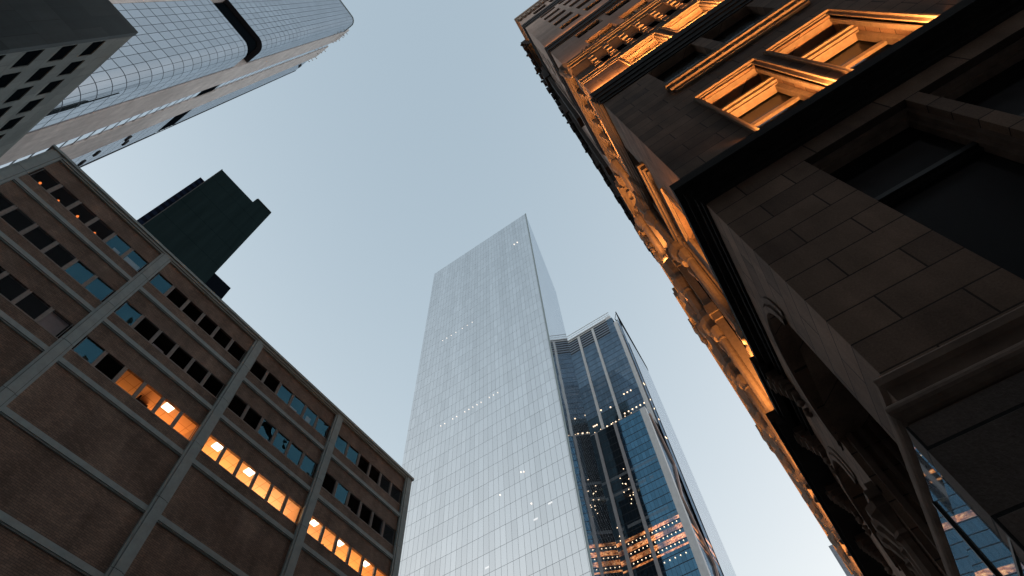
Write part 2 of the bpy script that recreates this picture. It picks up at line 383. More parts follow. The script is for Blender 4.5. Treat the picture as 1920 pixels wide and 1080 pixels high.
m.mk('upper_wall', M['lime_hi'])
# windows
def fwin(a, b, z0, z1, d, kind):
    w = GB()
    y = Y0 + d - .12
    f = .1
    w.box(a+.004, a+f, y-.06, y+.06, z0+.004, z1-.004); w.box(b-f, b-.004, y-.06, y+.06, z0+.004, z1-.004)
    w.box(a+f, b-f, y-.06, y+.06, z1-f, z1-.004); w.box(a+f, b-f, y-.06, y+.06, z0+.004, z0+f)
    mat = M['iron']
    if kind == 'L1':
        w.box(a+f, b-f, y-.2, y+.05, 12.35, 12.5); w.box(a+f, b-f, y-.12, y+.05, 12.22, 12.35)
        w.box(a+f, a+.16, y-.04, y+.05, z0, 12.2)
    if kind == 'L3': w.box(a+f, b-f, y-.1, y+.05, 29.75, 29.87)
    if kind == 'up': w.box((a+b)/2-.06, (a+b)/2+.06, y-.06, y+.05, z0+f, z1-f)
    wo = w.mk('window', mat)
    if kind in ('L2','L4'):
        q = GB()
        if kind == 'L2':
            q.box(a+.01, b-.01, Y0+.36, y-.07, 22.12, 22.34); q.box(a+.01, b-.01, Y0+.28, y-.07, 22.34, 22.46); q.box(a+.06, b-.06, Y0+.46, y-.05, 22.0, 22.12)
            q.box(a+.01, a+.2, Y0+.5, y-.07, z0, 22.0); q.box(b-.2, b-.01, Y0+.5, y-.07, z0, 22.0)
            q.box(a+.2, b-.2, y-.2, y-.08, 20.25, 20.5)
        else:
            q.box(a+.01, b-.01, Y0+.35, y-.07, 37.6, 37.8)
        q.mk('transom', M['lime_trim'], wo)
    q = GB(); q.quad((a+.01,y,z0+.01),(b-.01,y,z0+.01),(b-.01,y,z1-.01),(a+.01,y,z1-.01)); q.mk('pane', M['dark_glass'], wo)
for i,(a,b) in enumerate(pairs):
    fwin(a, b, 7.6, 15.0, .75, 'L1'); fwin(a+.2, b-.24, 18.2, 23.8, .95, 'L2'); fwin(a+.12, b-.08, 27.5, 32.0, .6, 'L3'); fwin(a+.2, b-.2, 35.2, 38.85, .8, 'L4')
n_up = 0
for z0, z1 in uprow:
    for k in range(4):
        for dx in (0, 3.22):
            a = 4.68+8.6*k+dx; n_up += 1
            fwin(a, a+2.55, z0, z1, .45, 'up')
m = GB()
for a,b,z0,z1,d in sops+[(a,b,z0,z1,.45) for z0,z1 in uprow for a,b in ((10.9,13.4),(13.9,16.4))]:
    w = d-.12; m.quad(SPw(a,z0,w), SPw(b,z0,w), SPw(b,z1,w), SPw(a,z1,w))
for a,b in arches: m.quad(SPw(a,7.5,1.25), SPw(b,7.5,1.25), SPw(b,AT,1.25), SPw(a,AT,1.25))
m.mk('side_glazing', M['black2'])
for a,b in arches:
    for d0,d1,t in ((.18,.34,.13),(.52,.66,.10),(.84,.96,.12)):
        for u0,u1 in ((b-t,b+.01),(a-.01,a+t)): m = GB(); m.side(u0, u1, -d1, -d0, 7.52, sp_z); m.mk('jamb_moulding', M['lime_mould'])
# L1 window jamb mouldings (stepped)
m = GB()
for a,b in pairs:
    for k,(o,d) in enumerate(((0.0,.22),(.10,.40))):
        m.box(a+o, a+o+.10, Y0+d, Y0+.62, 7.61, 14.99-o-.002); m.box(b-o-.12, b-o, Y0+d, Y0+.62, 7.61, 14.99-o-.002); m.box(a+o+.1, b-o-.12, Y0+d, Y0+.62, 14.86-o, 14.985-o)
m.mk('window_moulding', M['lime_mould'])
# surrounds of the floodlit windows
for z0,z1 in ((18.0,24.2),(35.1,39.12)):
    for a,b in pairs[:2]+pairs[2:]:
        m = GB(); f = .2
        m.box(a, a+f, Y0-.05, Y0+.1, z0, z1-f); m.box(b-f-.04, b, Y0-.05, Y0+.1, z0, z1-f); m.box(a, b, Y0-.05, Y0+.1, z1-f, z1)
        m.box(a-.0, a+.08, Y0-.13, Y0-.05, z0, z1-.09); m.box(b-.08, b, Y0-.13, Y0-.05, z0, z1-.09); m.box(a, b, Y0-.13, Y0-.05, z1-.09, z1)
        m.box(a+f-.02, a+f+.06, Y0+.1, Y0+.28, z0, z1-f-.2); m.box(b-f-.10, b-f-.02, Y0+.1, Y0+.28, z0, z1-f-.2); m.box(a+f, b-f-.04, Y0+.1, Y0+.30, z1-f-.26, z1-f-.02)
        m.mk('window_surround', M['lime_trim'])
    for a,b in ((10.7,13.6),)[:1]:
        m = GB(); f = .2
        m.side(a, a+f, -.1, .06, z0, z1-f); m.side(b-f, b, -.1, .06, z0, z1-f); m.side(a, b, -.1, .06, z1-f, z1); m.side(a, b, .06, .14, z1-.1, z1)
        m.mk('window_surround', M['lime_trim'])
# sill course with bird spikes
m = GB(); m.front(4.62, 10.85, -.05, .14, 26.3, 26.62); m.front(4.5, 10.97, -.05, .24, 26.62, 27.1); m.front(4.42, 11.05, -.05, .33, 27.1, 27.42)
for i in range(11): m.front(4.75+i*.58, 4.75+i*.58+.05, .24, .27, 26.7, 27.02)
m.mk('window_sill', M['lime_trim'])
m = GB(); m.side(10.6, 16.6, -.05, .14, 26.3, 26.62); m.side(10.5, 16.7, -.05, .24, 26.62, 27.1); m.side(10.4, 16.8, -.05, .33, 27.1, 27.42); m.mk('window_sill', M['lime_trim'])
m = GB(); m.front(4.48, 11.0, .27, .31, 27.415, 27.44)
for i in range(92):
    x = 4.5+i*.0705+random.uniform(-.015,.015); h = random.uniform(.22,.34); dx = random.uniform(-.05,.05); dy = random.uniform(-.06,.02)
    if random.random() < .12: continue
    r = .011; y = Y0-.29
    m.hexa([(x-r,y-r,27.42),(x+r,y-r,27.42),(x+r,y+r,27.42),(x-r,y+r,27.42)], [(x-r*.6+dx,y-r*.6+dy,27.42+h),(x+r*.6+dx,y-r*.6+dy,27.42+h),(x+r*.6+dx,y+r*.6+dy,27.42+h),(x-r*.6+dx,y+r*.6+dy,27.42+h)])
sp = m.mk('bird_spikes', M['spike'])
# belt above the ground floor (corner rises over it)
m = GB()
m.prof([(0,7.36),(.16,7.30),(.22,7.22),(.22,7.08),(.14,7.02),(.14,6.66),(.24,6.60)] + [(.25+.19*math.sin(a*math.pi/10), 6.40+.2*math.cos(a*math.pi/10)) for a in range(11)] + [(.30,6.18),(.30,6.08),(.0,6.08)])
m.mk('belt_moulding', M['lime_mould'])
m = GB(); m.box(X0-.38, 34, Y0-.38, Y0+.4, ZB, 6.1); m.mk('granite_base', M['granite'])
# cornice A
m = GB()
m.band(.08, 15.85, 16.1); m.band(.16, 16.1, 16.45); m.band(.34, 16.45, 16.7); m.band(.52, 16.7, 17.15); m.band(.26, 17.15, 17.7)
for p, z0, z1 in ((.9,16.45,16.7),(1.05,16.7,17.2),(.5,17.2,17.7)):
    m.side(15.2, 18.0, -.05, p*.66, z0, z1); m.side(18.0, 40, -.05, p*1.03, z0, z1)
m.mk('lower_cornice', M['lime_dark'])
# carved consoles under the lower cornice on the street side
random.seed(3)
for y in (15.9, 18.9, 22.6, 26.2, 30.0, 34.0):
    m = GB(); w = .42
    for k in range(5):
        p = .52-.1*k; z1 = 16.45-.26*k; m.side(y-w+.05*k, y+w-.05*k, -.05, p, z1-.26, z1-.01)
        m.side(y-w*.5, y+w*.5, p-.02, p+.06, z1-.22, z1-.06)
    for k in range(6):
        zz = 15.1-.16*k; m.lathe(sx(y)-.10+.03*math.sin(k*2.1), y+.14*math.cos(k*1.7), [(.02,zz-.16),(.13-.014*k,zz-.08),(.10,zz),(.02,zz+.07)], 7)
    m.mk('console', M['lime_mould'])
# pier between the arches with its capital and small columns
for y in (16.0, 22.4):
    m = GB()
    for dy in (-.55,.0,.55):
        m.lathe(sx(y+dy)-.12, y+dy, [(.3,6.1),(.3,6.9),(.2,7.1),(.2,9.2),(.27,9.3),(.21,9.45),(.33,9.9),(.42,10.05),(.42,10.3)], 8)
    m.side(y-1.0, y+1.0, -.05, .34, 10.3, 10.55); m.side(y-.9, y+.9, -.05, .2, 10.55, 10.8)
    m.mk('clustered_column', M['lime_mould'])
for a,b in arches:   # arch rings
    m = GB()
    c, r = (a+b)/2, (b-a)/2; hgt = AT-sp_z; N = 18
    for ro, ri, p in ((1.0,1.09,.09),(1.12,1.2,.05)):
        for k in range(N):
            q = []
            for kk, pp in ((k,p),(k+1,p)):
                ca, sa = math.cos(math.pi*kk/N), math.sin(math.pi*kk/N)
                q.append([(c-r*f*ca, sp_z+hgt*f*sa) for f in (ro,ri)])
            (A,B),(D,E_) = q
            m.quad(SPw(*A,-p),SPw(*B,-p),SPw(*E_,-p),SPw(*D,-p)); m.quad(SPw(*A,0),SPw(*A,-p),SPw(*D,-p),SPw(*D,0)); m.quad(SPw(*B,0),SPw(*E_,0),SPw(*E_,-p),SPw(*B,-p))
    m.mk('arch_ring', M['lime_mould'])
# cornice B
m = GB(); m.band(.05, 32.15, 32.6); m.band(.10, 32.6, 33.3); m.band(.15, 33.3, 34.0); m.band(.2, 34.0, 34.95)
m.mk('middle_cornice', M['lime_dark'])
m = GB()
for p,z0,z1 in ((.06,32.17,32.55),(.14,32.55,33.2),(.22,33.2,33.9),(.3,33.9,34.9)): m.side(Y0+.06, 13.6, .0, p+.03, z0, z1); m.side(13.6, 14.6, .0, p+.22, z0, z1); m.side(14.6, 16.3, 0, p+.34, z0, z1)
for p,z0,z1 in ((.15,32.4,33.0),(.22,33.0,33.7),(.3,33.7,34.9)): m.side(16.3, 60, 0, p, z0, z1)
m.mk('side_middle_cornice', M['lime_trim'])
# frieze and bracketed cornice C
m = GB()
m.band(.03, 39.15, 39.6); m.band(.055, 39.6, 40.1); m.band(.035, 40.1, 40.5); m.band(.075, 40.5, 40.75)
m.band(.02, 40.75, 44.1)
m.hexa([(X0,Y0-.03,42.55),(34,Y0-.03,42.55),(34,Y0,42.55),(X0,Y0,42.55)],[(X0,Y0-.31,44.12),(34,Y0-.31,44.12),(34,Y0,44.12),(X0,Y0,44.12)]); m.band(.3, 44.1, 44.5); m.band(.4, 44.5, 45.2); m.band(.5, 45.2, 45.7); m.band(.56, 45.7, 46.2); m.band(.42, 46.2, 47.25)
m.mk('frieze', M['lime_trim'])
nb = 26
mods = [3.68+1.235*k for k in range(nb-1)]
bump = GB()
br = GB(); w = .2
br.front(-w, w, .0, .42, 43.3, 44.1); br.front(-w, w, .0, .34, 42.5, 43.3); br.front(-w*.8, w*.8, .0, .22, 41.7, 42.5)
br.front(-w*1.25, w*1.25, .0, .15, 41.3, 41.7); br.front(-w*.7, w*.7, .0, .09, 40.5, 41.3); br.front(-w*1.15, w*1.15, .0, .13, 40.2, 40.5)
dk = GB(); dk.front(.36, .90, .03, .05, 41.0, 42.3)
bo = br.mk('frieze_bracket', M['lime_trim']); do = dk.mk('frieze_opening', M['black2'])
bl, dl = bo.location.copy(), do.location.copy()
for k, x in enumerate(mods):
    for src, l0 in ((bo, bl), (do, dl)):
        o = src
        if k: o = src.copy(); C.objects.link(o)
        o.location = l0 + Vector((x*S_, 0, 0))
    bump.front(x-.1, x+.1, .4, .6, 46.2, 46.75); bump.front(x+.5, x+.68, .4, .58, 46.2, 46.7)
    for zz in (46.25, 46.7): bump.lathe(x+random.uniform(.2,.5), Y0-.5, [(.02,zz),(.1,zz+.1),(.12,zz+.25),(.02,zz+.4)], 6)
for k in range(8):
    y = 9.6+1.2*k; w = .2; m = GB(); dk = GB()
    m.side(y-w, y+w, 0, .3, 43.0, 44.1); m.side(y-w, y+w, 0, .22, 42.2, 43.0); m.side(y-w*.8, y+w*.8, 0, .14, 41.5, 42.2); dk.side(y+.36, y+.9, .03, .05, 41.0, 42.3)
    m.mk('frieze_bracket', M['lime_trim']); dk.mk('frieze_opening', M['black2'])
bump.mk('cornice_cresting', M['lime_trim'])
# corner ornament
m = GB(); c = (X0-.22, Y0-.22)
m.lathe(*c, [(.04,42.0),(.12,42.5),(.1,42.9),(.22,43.5),(.34,44.2),(.38,44.6),(.3,44.9),(.42,45.4),(.5,46.0),(.4,46.4),(.2,46.9)], 10)
for a in range(6): m.lathe(c[0]+.25*math.cos(a), c[1]+.25*math.sin(a), [(.02,43.6),(.12,44),(.14,44.4),(.04,44.9)], 6)
m.mk('corner_ornament', M['lime_trim'])
# street side: wide cornice with dentils, piers of clustered octagonal shafts, dark bays between
def cp(y): return .62 if y < 18 else (1.0 if y < 23 else (1.25 if y < 30 else 1.62))
m = GB()
for a,b in ((17.0,18.0),(18.0,22.4),(22.4,23.6),(23.6,30.0),(30.0,34.0),(34.0,78.0)):
    p = cp((a+b)/2); j = .1 if b-a < 1.3 else 0
    m.side(a, b, -.05, .34, 43.3, 43.9); m.side(a, b, -.05, p*.62+j, 44.55, 44.9); m.side(a, b, -.05, p*.86+j, 44.9, 45.5); m.side(a, b, -.05, p+j, 45.5, 46.3); m.side(a, b, -.05, p*.93+j, 46.3, 47.05)
m.mk('side_cornice', M['lime_trim'])
y = 18.2
while y < 76:
    m = GB(); p = cp(y)*.62; m.side(y, y+.36, .2, p-.06, 43.95, 44.54); y += .78; m.mk('dentil', M['lime_trim'])
m = GB()
piers = (15.5, 20.5, 24.2, 28.6, 33.0, 38.0, 43.5, 49.5, 56.0)
for a,b in zip(piers[:-1], piers[1:]):
    for z0,z1 in ((18.3,25.6),(27.6,32.3),(35.1,43.2)): m.side(a+.95, b-.95, .0, .03, z0, z1)
m.mk('dark_bay_panel', M['black2'])  # flat black panels: dark windows, with the recess shade put into the colour
for j, y in enumerate(piers):
    pc = (.42,.78,.98,1.02,1.05,1.08,1.1,1.12,1.12)[j]
    m = GB()
    m.side(y-.85, y+.85, .0, pc-.32, 18.0, 43.3)
    m.side(y-.95, y+.95, .0, pc-.3, 25.9, 26.5); m.side(y-1.02, y+1.02, .0, pc-.22, 26.5, 27.4); m.side(y-.95, y+.95, .0, pc-.3, 32.6, 33.4); m.side(y-1.02, y+1.02, .0, pc-.22, 33.4, 34.9)
    m.lathe(sx(y)-pc+.14, y, [(.36,25.65),(.42,25.95),(.37,26.0),(.43,26.25),(.52,26.5),(.5,26.55),(.58,26.85),(.6,27.2),(.52,27.25),(.45,27.5)], 8)
    m.lathe(sx(y)-pc+.12, y, [(.34,32.3),(.41,32.6),(.36,32.66),(.43,33.0),(.52,33.4),(.5,33.5),(.57,34.0),(.59,34.6),(.52,34.7),(.42,35.0)], 8)
    m.mk('pier', M['lime_trim'])
    for dy in (-.5,.5):
        m = GB(); q = .2
        m.lathe(sx(y)-pc+.16, y+dy, [(q*1.5,17.9),(q*1.5,18.5),(q*1.1,18.7),(q,18.9),(q,24.6),(q*1.2,24.7),(q*1.05,24.9),(q*1.5,25.4),(q*1.7,25.7)], 8)
        m.mk('octagonal_shaft', M['lime_trim'])
    m = GB(); q = .3
    m.lathe(sx(y)-pc+.04, y, [(q*1.3,27.5),(q*1.3,28.0),(q,28.2),(q,30.6),(q*1.25,30.8),(q*1.05,31.0),(q*1.5,31.6),(q*1.8,32.0),(q*1.8,32.3)], 8); m.mk('octagonal_shaft', M['lime_trim'])
    m = GB(); q = .26
    m.lathe(sx(y)-pc+.10, y, [(q*1.3,35.0),(q*1.3,35.6),(q,35.8),(q,41.4),(q*1.25,41.6),(q*1.05,41.8),(q*1.6,42.5),(q*1.9,42.9),(q*1.9,43.3)], 8); m.mk('octagonal_shaft', M['lime_trim'])
for j, y in enumerate((23.0, 34.2, 50.3)):
    m = GB(); x = sx(y)-cp(y)+.15
    m.lathe(x, y, [(.03,42.2),(.14,42.5),(.1,42.8),(.22,43.2),(.18,43.6),(.3,44.2),(.28,44.7),(.4,45.2),(.36,46.0)], 8)
    for a in range(5): m.lathe(x+.24*math.cos(a*1.3), y+.24*math.sin(a*1.3), [(.02,43.3),(.1,43.6),(.12,43.9),(.03,44.3)], 6)
    m.side(y-.45, y+.45, .6, cp(y)+.16, 45.4, 46.9); m.mk('pendant_finial', M['lime_trim'])
# string courses high up
m = GB(); m.band(.06, 59.9, 60.6); m.band(.14, 60.6, 62.2); m.band(.2, 62.2, 63.4); m.band(.1, 63.4, 64.4)
m.mk('upper_string_course', M['lime_dark']); m = GB()
m.band(.06, 97.0, 98.2); m.band(.14, 98.2, 100.2); m.band(.22, 100.2, 102.4); m.band(.1, 102.4, 104)
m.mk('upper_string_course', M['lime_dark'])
m = GB(); m.band(.1, 114.6, 115.6); m.band(.22, 115.6, 117); m.band(.34, 117, 119); m.band(.45, 119, 121); m.band(.4, 121, 122.5, ye=11.4)
for k in range(36): m.front(2.3+.95*k, 2.75+.95*k, .1, .38, 113.4, 116.9)
m.mk('roof_cornice', M['lime_trim'])
m = GB()
for p,z0,z1 in ((.5,110,112),(.85,112,115),(1.15,115,118),(1.4,118,120.5)): m.side(11.8, 66, -.05, p, z0, z1)
for k in range(34): m.side(12.4+1.5*k, 13.0+1.5*k, .8, 1.46+.12*(k%3==0), 115.4, 119.4)
for y in (16.0,22.5,24.5,33.0,40.0): m.side(y, y+1.6, .2, 1.12, 97, 104); m.side(y+.2, y+1.3, .2, .7, 64.5, 110)
m.side(12.0, 64, 1.3, 1.5, 120.5, 122.6)
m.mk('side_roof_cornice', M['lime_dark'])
for y in (12.2, 14.4, 18.2, 20.0, 28.0, 29.7, 37.0):
    x = sx(y)-1.45
    t_ = GB(); t_.lathe(0, 0, [(.02,0),(.2,.12),(.26,.3),(.16,.5),(.14,.62),(.26,.8),(.3,1.4)], 8); t_.v = [(x-.35+pz, y+px, 120.0+py) for px,py,pz in t_.v]
    t_.mk('carved_knob', M['lime_dark'])
# ground floor shop glass on the street side
t = NT('shopfront_glass')
cell = t.vec(t.m_('FLOOR', t.mul(t.y, 1.4)), t.m_('FLOOR', t.mul(t.z, .6)), 0.)
nrm = t.tilt(cell, .02, .004, 1.2)
g = t.n('ShaderNodeBsdfGlossy'); g.inputs[0].default_value = (.72,.8,.85,1); g.inputs[1].default_value = .02; t.l(nrm, g.inputs['Normal'])
d = t.bsdf((.02,.025,.03), .5); mx = t.n('ShaderNodeMixShader'); mx.inputs[0].default_value = .62; t.l(d.outputs[0], mx.inputs[1]); t.l(g.outputs[0], mx.inputs[2]); M['shop'] = t.done(mx)
def sg(y): return X0-.36-.058*(min(y,20)-7.9)
m = GB(); m.quad((sg(7.85),7.85,ZB),(sg(20),20,ZB),(sg(20),20,6.12),(sg(7.85),7.85,6.12)); m.quad((sg(20),20,ZB),(sg(20),230,ZB),(sg(20),230,6.12),(sg(20),20,6.12)); shop = m.mk('shop_window', M['shop'])
m = GB()
for y in (9.6, 12.6, 15.6, 18.6):
    m.box(sg(y)-.035, sg(y)+.02, y-.03, y+.03, ZB, 6.1)
for z in (2.0, 4.3):
    m.hexa([(sg(7.86)-.02,7.86,z),(sg(7.86)+.05,7.86,z),(sg(20)+.05,20,z),(sg(20)-.02,20,z)],[(sg(7.86)-.02,7.86,z+.05),(sg(7.86)+.05,7.86,z+.05),(sg(20)+.05,20,z+.05),(sg(20)-.02,20,z+.05)])
m.mk('shop_window_bars', M['iron'], shop)
# floodlights standing on the ledges, aimed straight up
def flood(x, y, z, lx, ly, e, spread=100, col=(1,.40,.105), tilt=(0,0)):
    ld = bpy.data.lights.new('floodlight','AREA'); ld.shape = 'RECTANGLE'; ld.size = lx*S_; ld.size_y = ly*S_; ld.energy = e; ld.color = col; ld.spread = R(spread)
    lo = bpy.data.objects.new('floodlight', ld); C.objects.link(lo); lo.parent = stone
    lo.location = Vector((x*S_,y*S_,z*S_)) - Vector(stone['base']); lo.rotation_euler = (math.pi+R(tilt[0]), R(tilt[1]), 0)
FL = .43
for a,b in pairs:
    flood((a+b)/2, Y0-.02, 17.78, b-a-.3, .36, 140*FL, 120)
    flood((a+b)/2, Y0-.1, 35.02, b-a-.3, .3, 85*FL, 135)
for x in (3.2, 12.0, 20.5, 25, 29): flood(x, Y0-.12, 35.02, 2.2, .2, 90*FL, 140)
flood(sx(11.2)-.12, 10.7, 17.78, .26, 3.0, 90*FL, 115)
flood(sx(12.5)-.2, 12.2, 35.05, .24, 7, 110*FL, 130)
for y in (18.0, 22.4, 26.4, 30.8, 35.5, 40.7): flood(sx(y)-.62, y, 17.8, .4, 1.8, 70*FL, 110); flood(sx(y)-.55, y, 35.1, .5, 2.2, 70*FL, 120)
for y in (15.5, 20.5, 24.2, 28.6, 33.0): flood(sx(y)-.62-.75*(y>18), y, 17.75, .24, 1.0, 7*FL, 110); flood(sx(y)-.42-.4*(y>18), y, 35.1, .3, .8, 24*FL, 120)
for y in (48, 56, 66, 74): flood(sx(y)-.6, y, 17.8, .5, 3.0, 26*FL, 120); flood(sx(y)-.6, y, 35.1, .5, 6.0, 120*FL, 120)
for x in (4, 10, 16, 22, 28): flood(x, Y0-.36, 47.4, 4.5, .14, 34*FL, 150)
flood(sx(12)-.3, 13.0, 47.4, .16, 8.0, 40*FL, 150)
for x in (5, 14, 23): flood(x, Y0-.12, 64.5, 7, .14, 40*FL, 150)
flood(sx(10)-.15, 10.0, 104.1, .3, 3, 50*FL, 140)

# ------------------------------------------------------------------ curved glass and stone tower (upper left)
def gridmask(t, u, pu, lw_u, z, pz, lw_z, ou=0.0, oz=0.0):
    fu = t.m_('FRACT', t.mul(t.add(u, ou), 1/pu)); fz = t.m_('FRACT', t.mul(t.add(z, oz), 1/pz))
    return t.mx(t.lt(fu, lw_u/pu), t.lt(fz, lw_z/pz))
def curtain(name, uexpr, pu, pz, lu, lz, ou=0, oz=0, tint=(.78,.83,.9), body=(.03,.04,.05), refl=.55, tilt=.012, wav=.006, line=(.02,.03,.045), var=.06, blue=0.0):
    t = NT(name); u = uexpr(t)
    g_ = gridmask(t, u, pu, lu, t.z, pz, lz, ou, oz)
    cell = t.vec(t.m_('FLOOR', t.mul(t.add(u,ou),1/pu)), t.m_('FLOOR', t.mul(t.add(t.z,oz),1/pz)), 3.0)
    wn = t.white(cell).outputs['Value']
    nrm = t.tilt(cell, tilt, wav, .12)
    gl = t.n('ShaderNodeBsdfGlossy'); t.l(t.mulc(t.rng(wn,0,1,1-var,1+var), (*tint,1)), gl.inputs[0]); gl.inputs[1].default_value = .025; t.l(nrm, gl.inputs['Normal'])
    d = t.bsdf(body, .6, .1)
    mx = t.n('ShaderNodeMixShader'); mx.inputs[0].default_value = refl; t.l(d.outputs[0], mx.inputs[1]); t.l(gl.outputs[0], mx.inputs[2])
    ln = t.bsdf(line, .5, .3); m2 = t.n('ShaderNodeMixShader'); t.l(g_, m2.inputs[0]); t.l(mx.outputs[0], m2.inputs[1]); t.l(ln.outputs[0], m2.inputs[2])
    return t, m2
t, sh = curtain('curved_tower_glass', lambda t: t.add(t.y, t.mul(t.x, -1.0)), 1.105, 2.86, .07, .17, ou=-21.83+1.105*40, oz=.0, tint=(.68,.715,.76), refl=.66, tilt=.004, wav=.0); M['rt_glass'] = t.done(sh)
M['rt_stone'] = brickmat('pink_grey_stone', lambda t: t.add(t.x,t.y), (.64,.59,.555), (.58,.535,.505), (.47,.435,.42), 2.6, 2.86, .04, .16, .9, .003)
M['black'] = plain('black_recess', (.004,.006,.008), .9, .0)
rt = thing('curved_glass_tower', 'tall tower with rounded pale glass corner, black recess band and pinkish stone strips', 'building', (-52,-35,GZ))
ax, by, rr, top = -38.5, -14.6, 2.07, 202.0
def outline(off=0.0, y_end=-24.2, x_end=-43.5):
    pts = [(ax-off, y_end)]
    for k in range(13):
        a = math.pi/2*k/12; pts.append((ax-rr+(rr-off)*math.cos(a), by-rr+(rr-off)*math.sin(a)))
    pts.append((x_end, by-off)); return pts
def extrude(mb, pts, z0, z1, cap=True):
    for (a,b),(c,d) in zip(pts[:-1], pts[1:]): mb.quad((a,b,z0),(c,d,z0),(c,d,z1),(a,b,z1))
    if cap:
        q = pts + [(pts[-1][0],-40.0),(pts[0][0]-3,-40.0)]
        mb.quad(*[(a,b,z1) for a,b in q]); mb.quad(*[(a,b,z0) for a,b in reversed(q)])
m = MB(); extrude(m, outline(), GZ, 110.0); extrude(m, outline(), 117.4, top); m.build('glass_corner', M['rt_glass'], rt, smooth=False)
m = MB(); extrude(m, outline(.9, -24.0, -43.4), 110.0, 117.4, False); m.build('recess_band', M['black'], rt)
m = MB()
m.box(-60, ax+.05, -60, -24.2, GZ, top+1)                       # stone flank facing the street
m.box(-49.3, -43.5, -40, by+.12, GZ, top+8); m.box(-57.5, -51.9, -40, by+.12, GZ, top+6)
m.build('stone_cladding', M['rt_stone'], rt)
t, sh = curtain('slot_window_glass', lambda t: t.x, 50.0, 2.86, .001, .55, oz=.6, tint=(.9,.93,.96), refl=.82, tilt=.004, wav=0, line=(.012,.014,.017)); M['rt_slot'] = t.done(sh)
m = MB(); m.box(-51.9, -49.3, -40, by-.05, GZ, 108.3); m.box(-51.9, -49.3, -40, by-.05, 116.2, top+1); m.build('window_strip', M['rt_slot'], rt)
m = MB(); m.box(-51.9, -49.3, -40, by-.06, 108.3, 116.2); m.box(-63.3, -57.5, -40, by-.06, 110, 117); m.build('slot_recess', M['black'], rt)
m = MB(); m.box(-63.3, -57.5, -40, by, GZ, 110); m.box(-63.3, -57.5, -40, by, 117, top-2); m.build('rear_glass', M['rt_glass'], rt)
m = MB()
for k in range(70):
    z = 55+2.1*k; m.box(-63.42, -63.3, by-.3, by+.04, z, z+.12)
m.box(-63.42, -63.34, by-.02, by+.10, 40, top-2)
for x, z in ((-58.6,95.5),(-60.5,97),(-59.5,88),(-61,86),(-58.8,194),(-60.3,198)): m.box(x-1.1, x, by-.1, by+.15, z, z+.8)
m.build('edge_fittings', M['joint'], rt)
m = MB()
for x, z0 in ((-46,top+8),(-44.2,top+8),(-47.5,top+8),(-53,top+6),(-45,top+6),(-56.8,top+6)):
    for dz in (-12,-8,-3): m.box(x-.06, x+.06, by+.12, by+.75, z0+dz, z0+dz+.15); m.lathe(x, by+.75, [(.03,z0+dz-.05),(.15,z0+dz+.05),(.15,z0+dz+.4),(.03,z0+dz+.5)], 6)
m.build('roof_lamp', M['rt_stone'], rt)
m = MB(); extrude(m, outline(-.12,-24.2,-43.4), top, top+.7); m.build('roof_rim', M['concrete_grey'], rt)

# ------------------------------------------------------------------ concrete block with square windows (top left)
cb = thing('concrete_block_tower', 'grey concrete building with deep square windows and a dark green stone side', 'building', (-27,-20,GZ))
CX, CY, CT = -20.08, -10.6, 42.3
M['conc'] = brickmat('pale_concrete_panels', lambda t: t.add(t.x,t.y), (.21,.235,.225), (.15,.175,.172), (.11,.125,.122), 1.95, 1.395, .02, .14, .8, .003)
M['green'] = brickmat('dark_green_granite', lambda t: t.add(t.x,t.y), (.034,.046,.048), (.015,.025,.027), (.011,.017,.019), 1.3, 2.79, .015, .25, .6, .002)
ops = []; nx, nz = 7, 15
for i in range(nx):
    for j in range(nz): ops.append((CX-.47-1.95*i-1.44, CX-.47-1.95*i, 38.0-2.79*j, 39.37-2.79*j, .07))
m = MB(); wall(m, lambda u,v,w: (u, CY-w, v), CX-15.2, CX, GZ, CT, ops)
m.quad((CX,CY,CT),(CX-15.2,CY,CT),(CX-15.2,-40,CT),(CX,-40,CT)); m.quad((CX-15.2,CY,GZ),(CX-15.2,-40,GZ),(CX-15.2,-40,CT),(CX-15.2,CY,CT))
m.build('wall', M['conc'], cb)
m = MB(); m.box(CX-.3, CX+.06, -40, CY+.05, GZ, CT-.0); m.build('side_cladding', M['green'], cb)
first = None
for a,b,z0,z1,d in ops:
    if z0 < 20: continue
    if first is None:
        q = MB(); q.quad((0,0,0),(1.44,0,0),(1.44,0,1.37),(0,0,1.37)); first = w = q.build('window', M['black'])
    else: w = first.copy(); C.objects.link(w)
    w.parent = cb; w.location = Vector((a, CY-.05, z0)) - Vector(cb['base'])

# ------------------------------------------------------------------ dark slab tower
sl = thing('dark_slab_tower', 'near black slab tower with stepped top rising behind the brick roof', 'building', (-60,2.5,GZ))
t = NT('black_green_panels')
st = t.m_('FRACT', t.mul(t.z, 1/5.7)); ln = t.lt(st, .012)
vy = t.rng(t.noise(t.vec(0.0, t.mul(t.y,1.0), t.mul(t.z,.05)), 1.2, 3), .3,.7,.85,1.15)
c = t.mulc(vy, (.0105,.0195,.021,1)); M['slab'] = t.done(t.bsdf(t.mix(ln, c, (.003,.006,.007)), .9, .0))
M['slab_dk'] = plain('black_cladding', (.004,.006,.009), .9, .0)
K = .46
def kb(*q): m.box(*[v*K if i < 4 else (GZ if v == GZ else v*K) for i, v in enumerate(q)])
m = MB(); kb(-150,-117,-6,9.8,GZ,220); kb(-150,-117.0,9.8,17.3,GZ,224.5); m.build('wall', M['slab'], sl)
m = MB(); kb(-150,-117.3,17.3,24.0,GZ,170); m.build('lower_wing', M['slab_dk'], sl)
t = NT('dark_blue_ribs'); rb = t.m_('FRACT', t.mul(t.z, 1/1.8)); M['ribs'] = t.done(t.bsdf(t.mix(t.lt(rb,.5), (.008,.013,.026), (.004,.006,.011)), .8, .0))
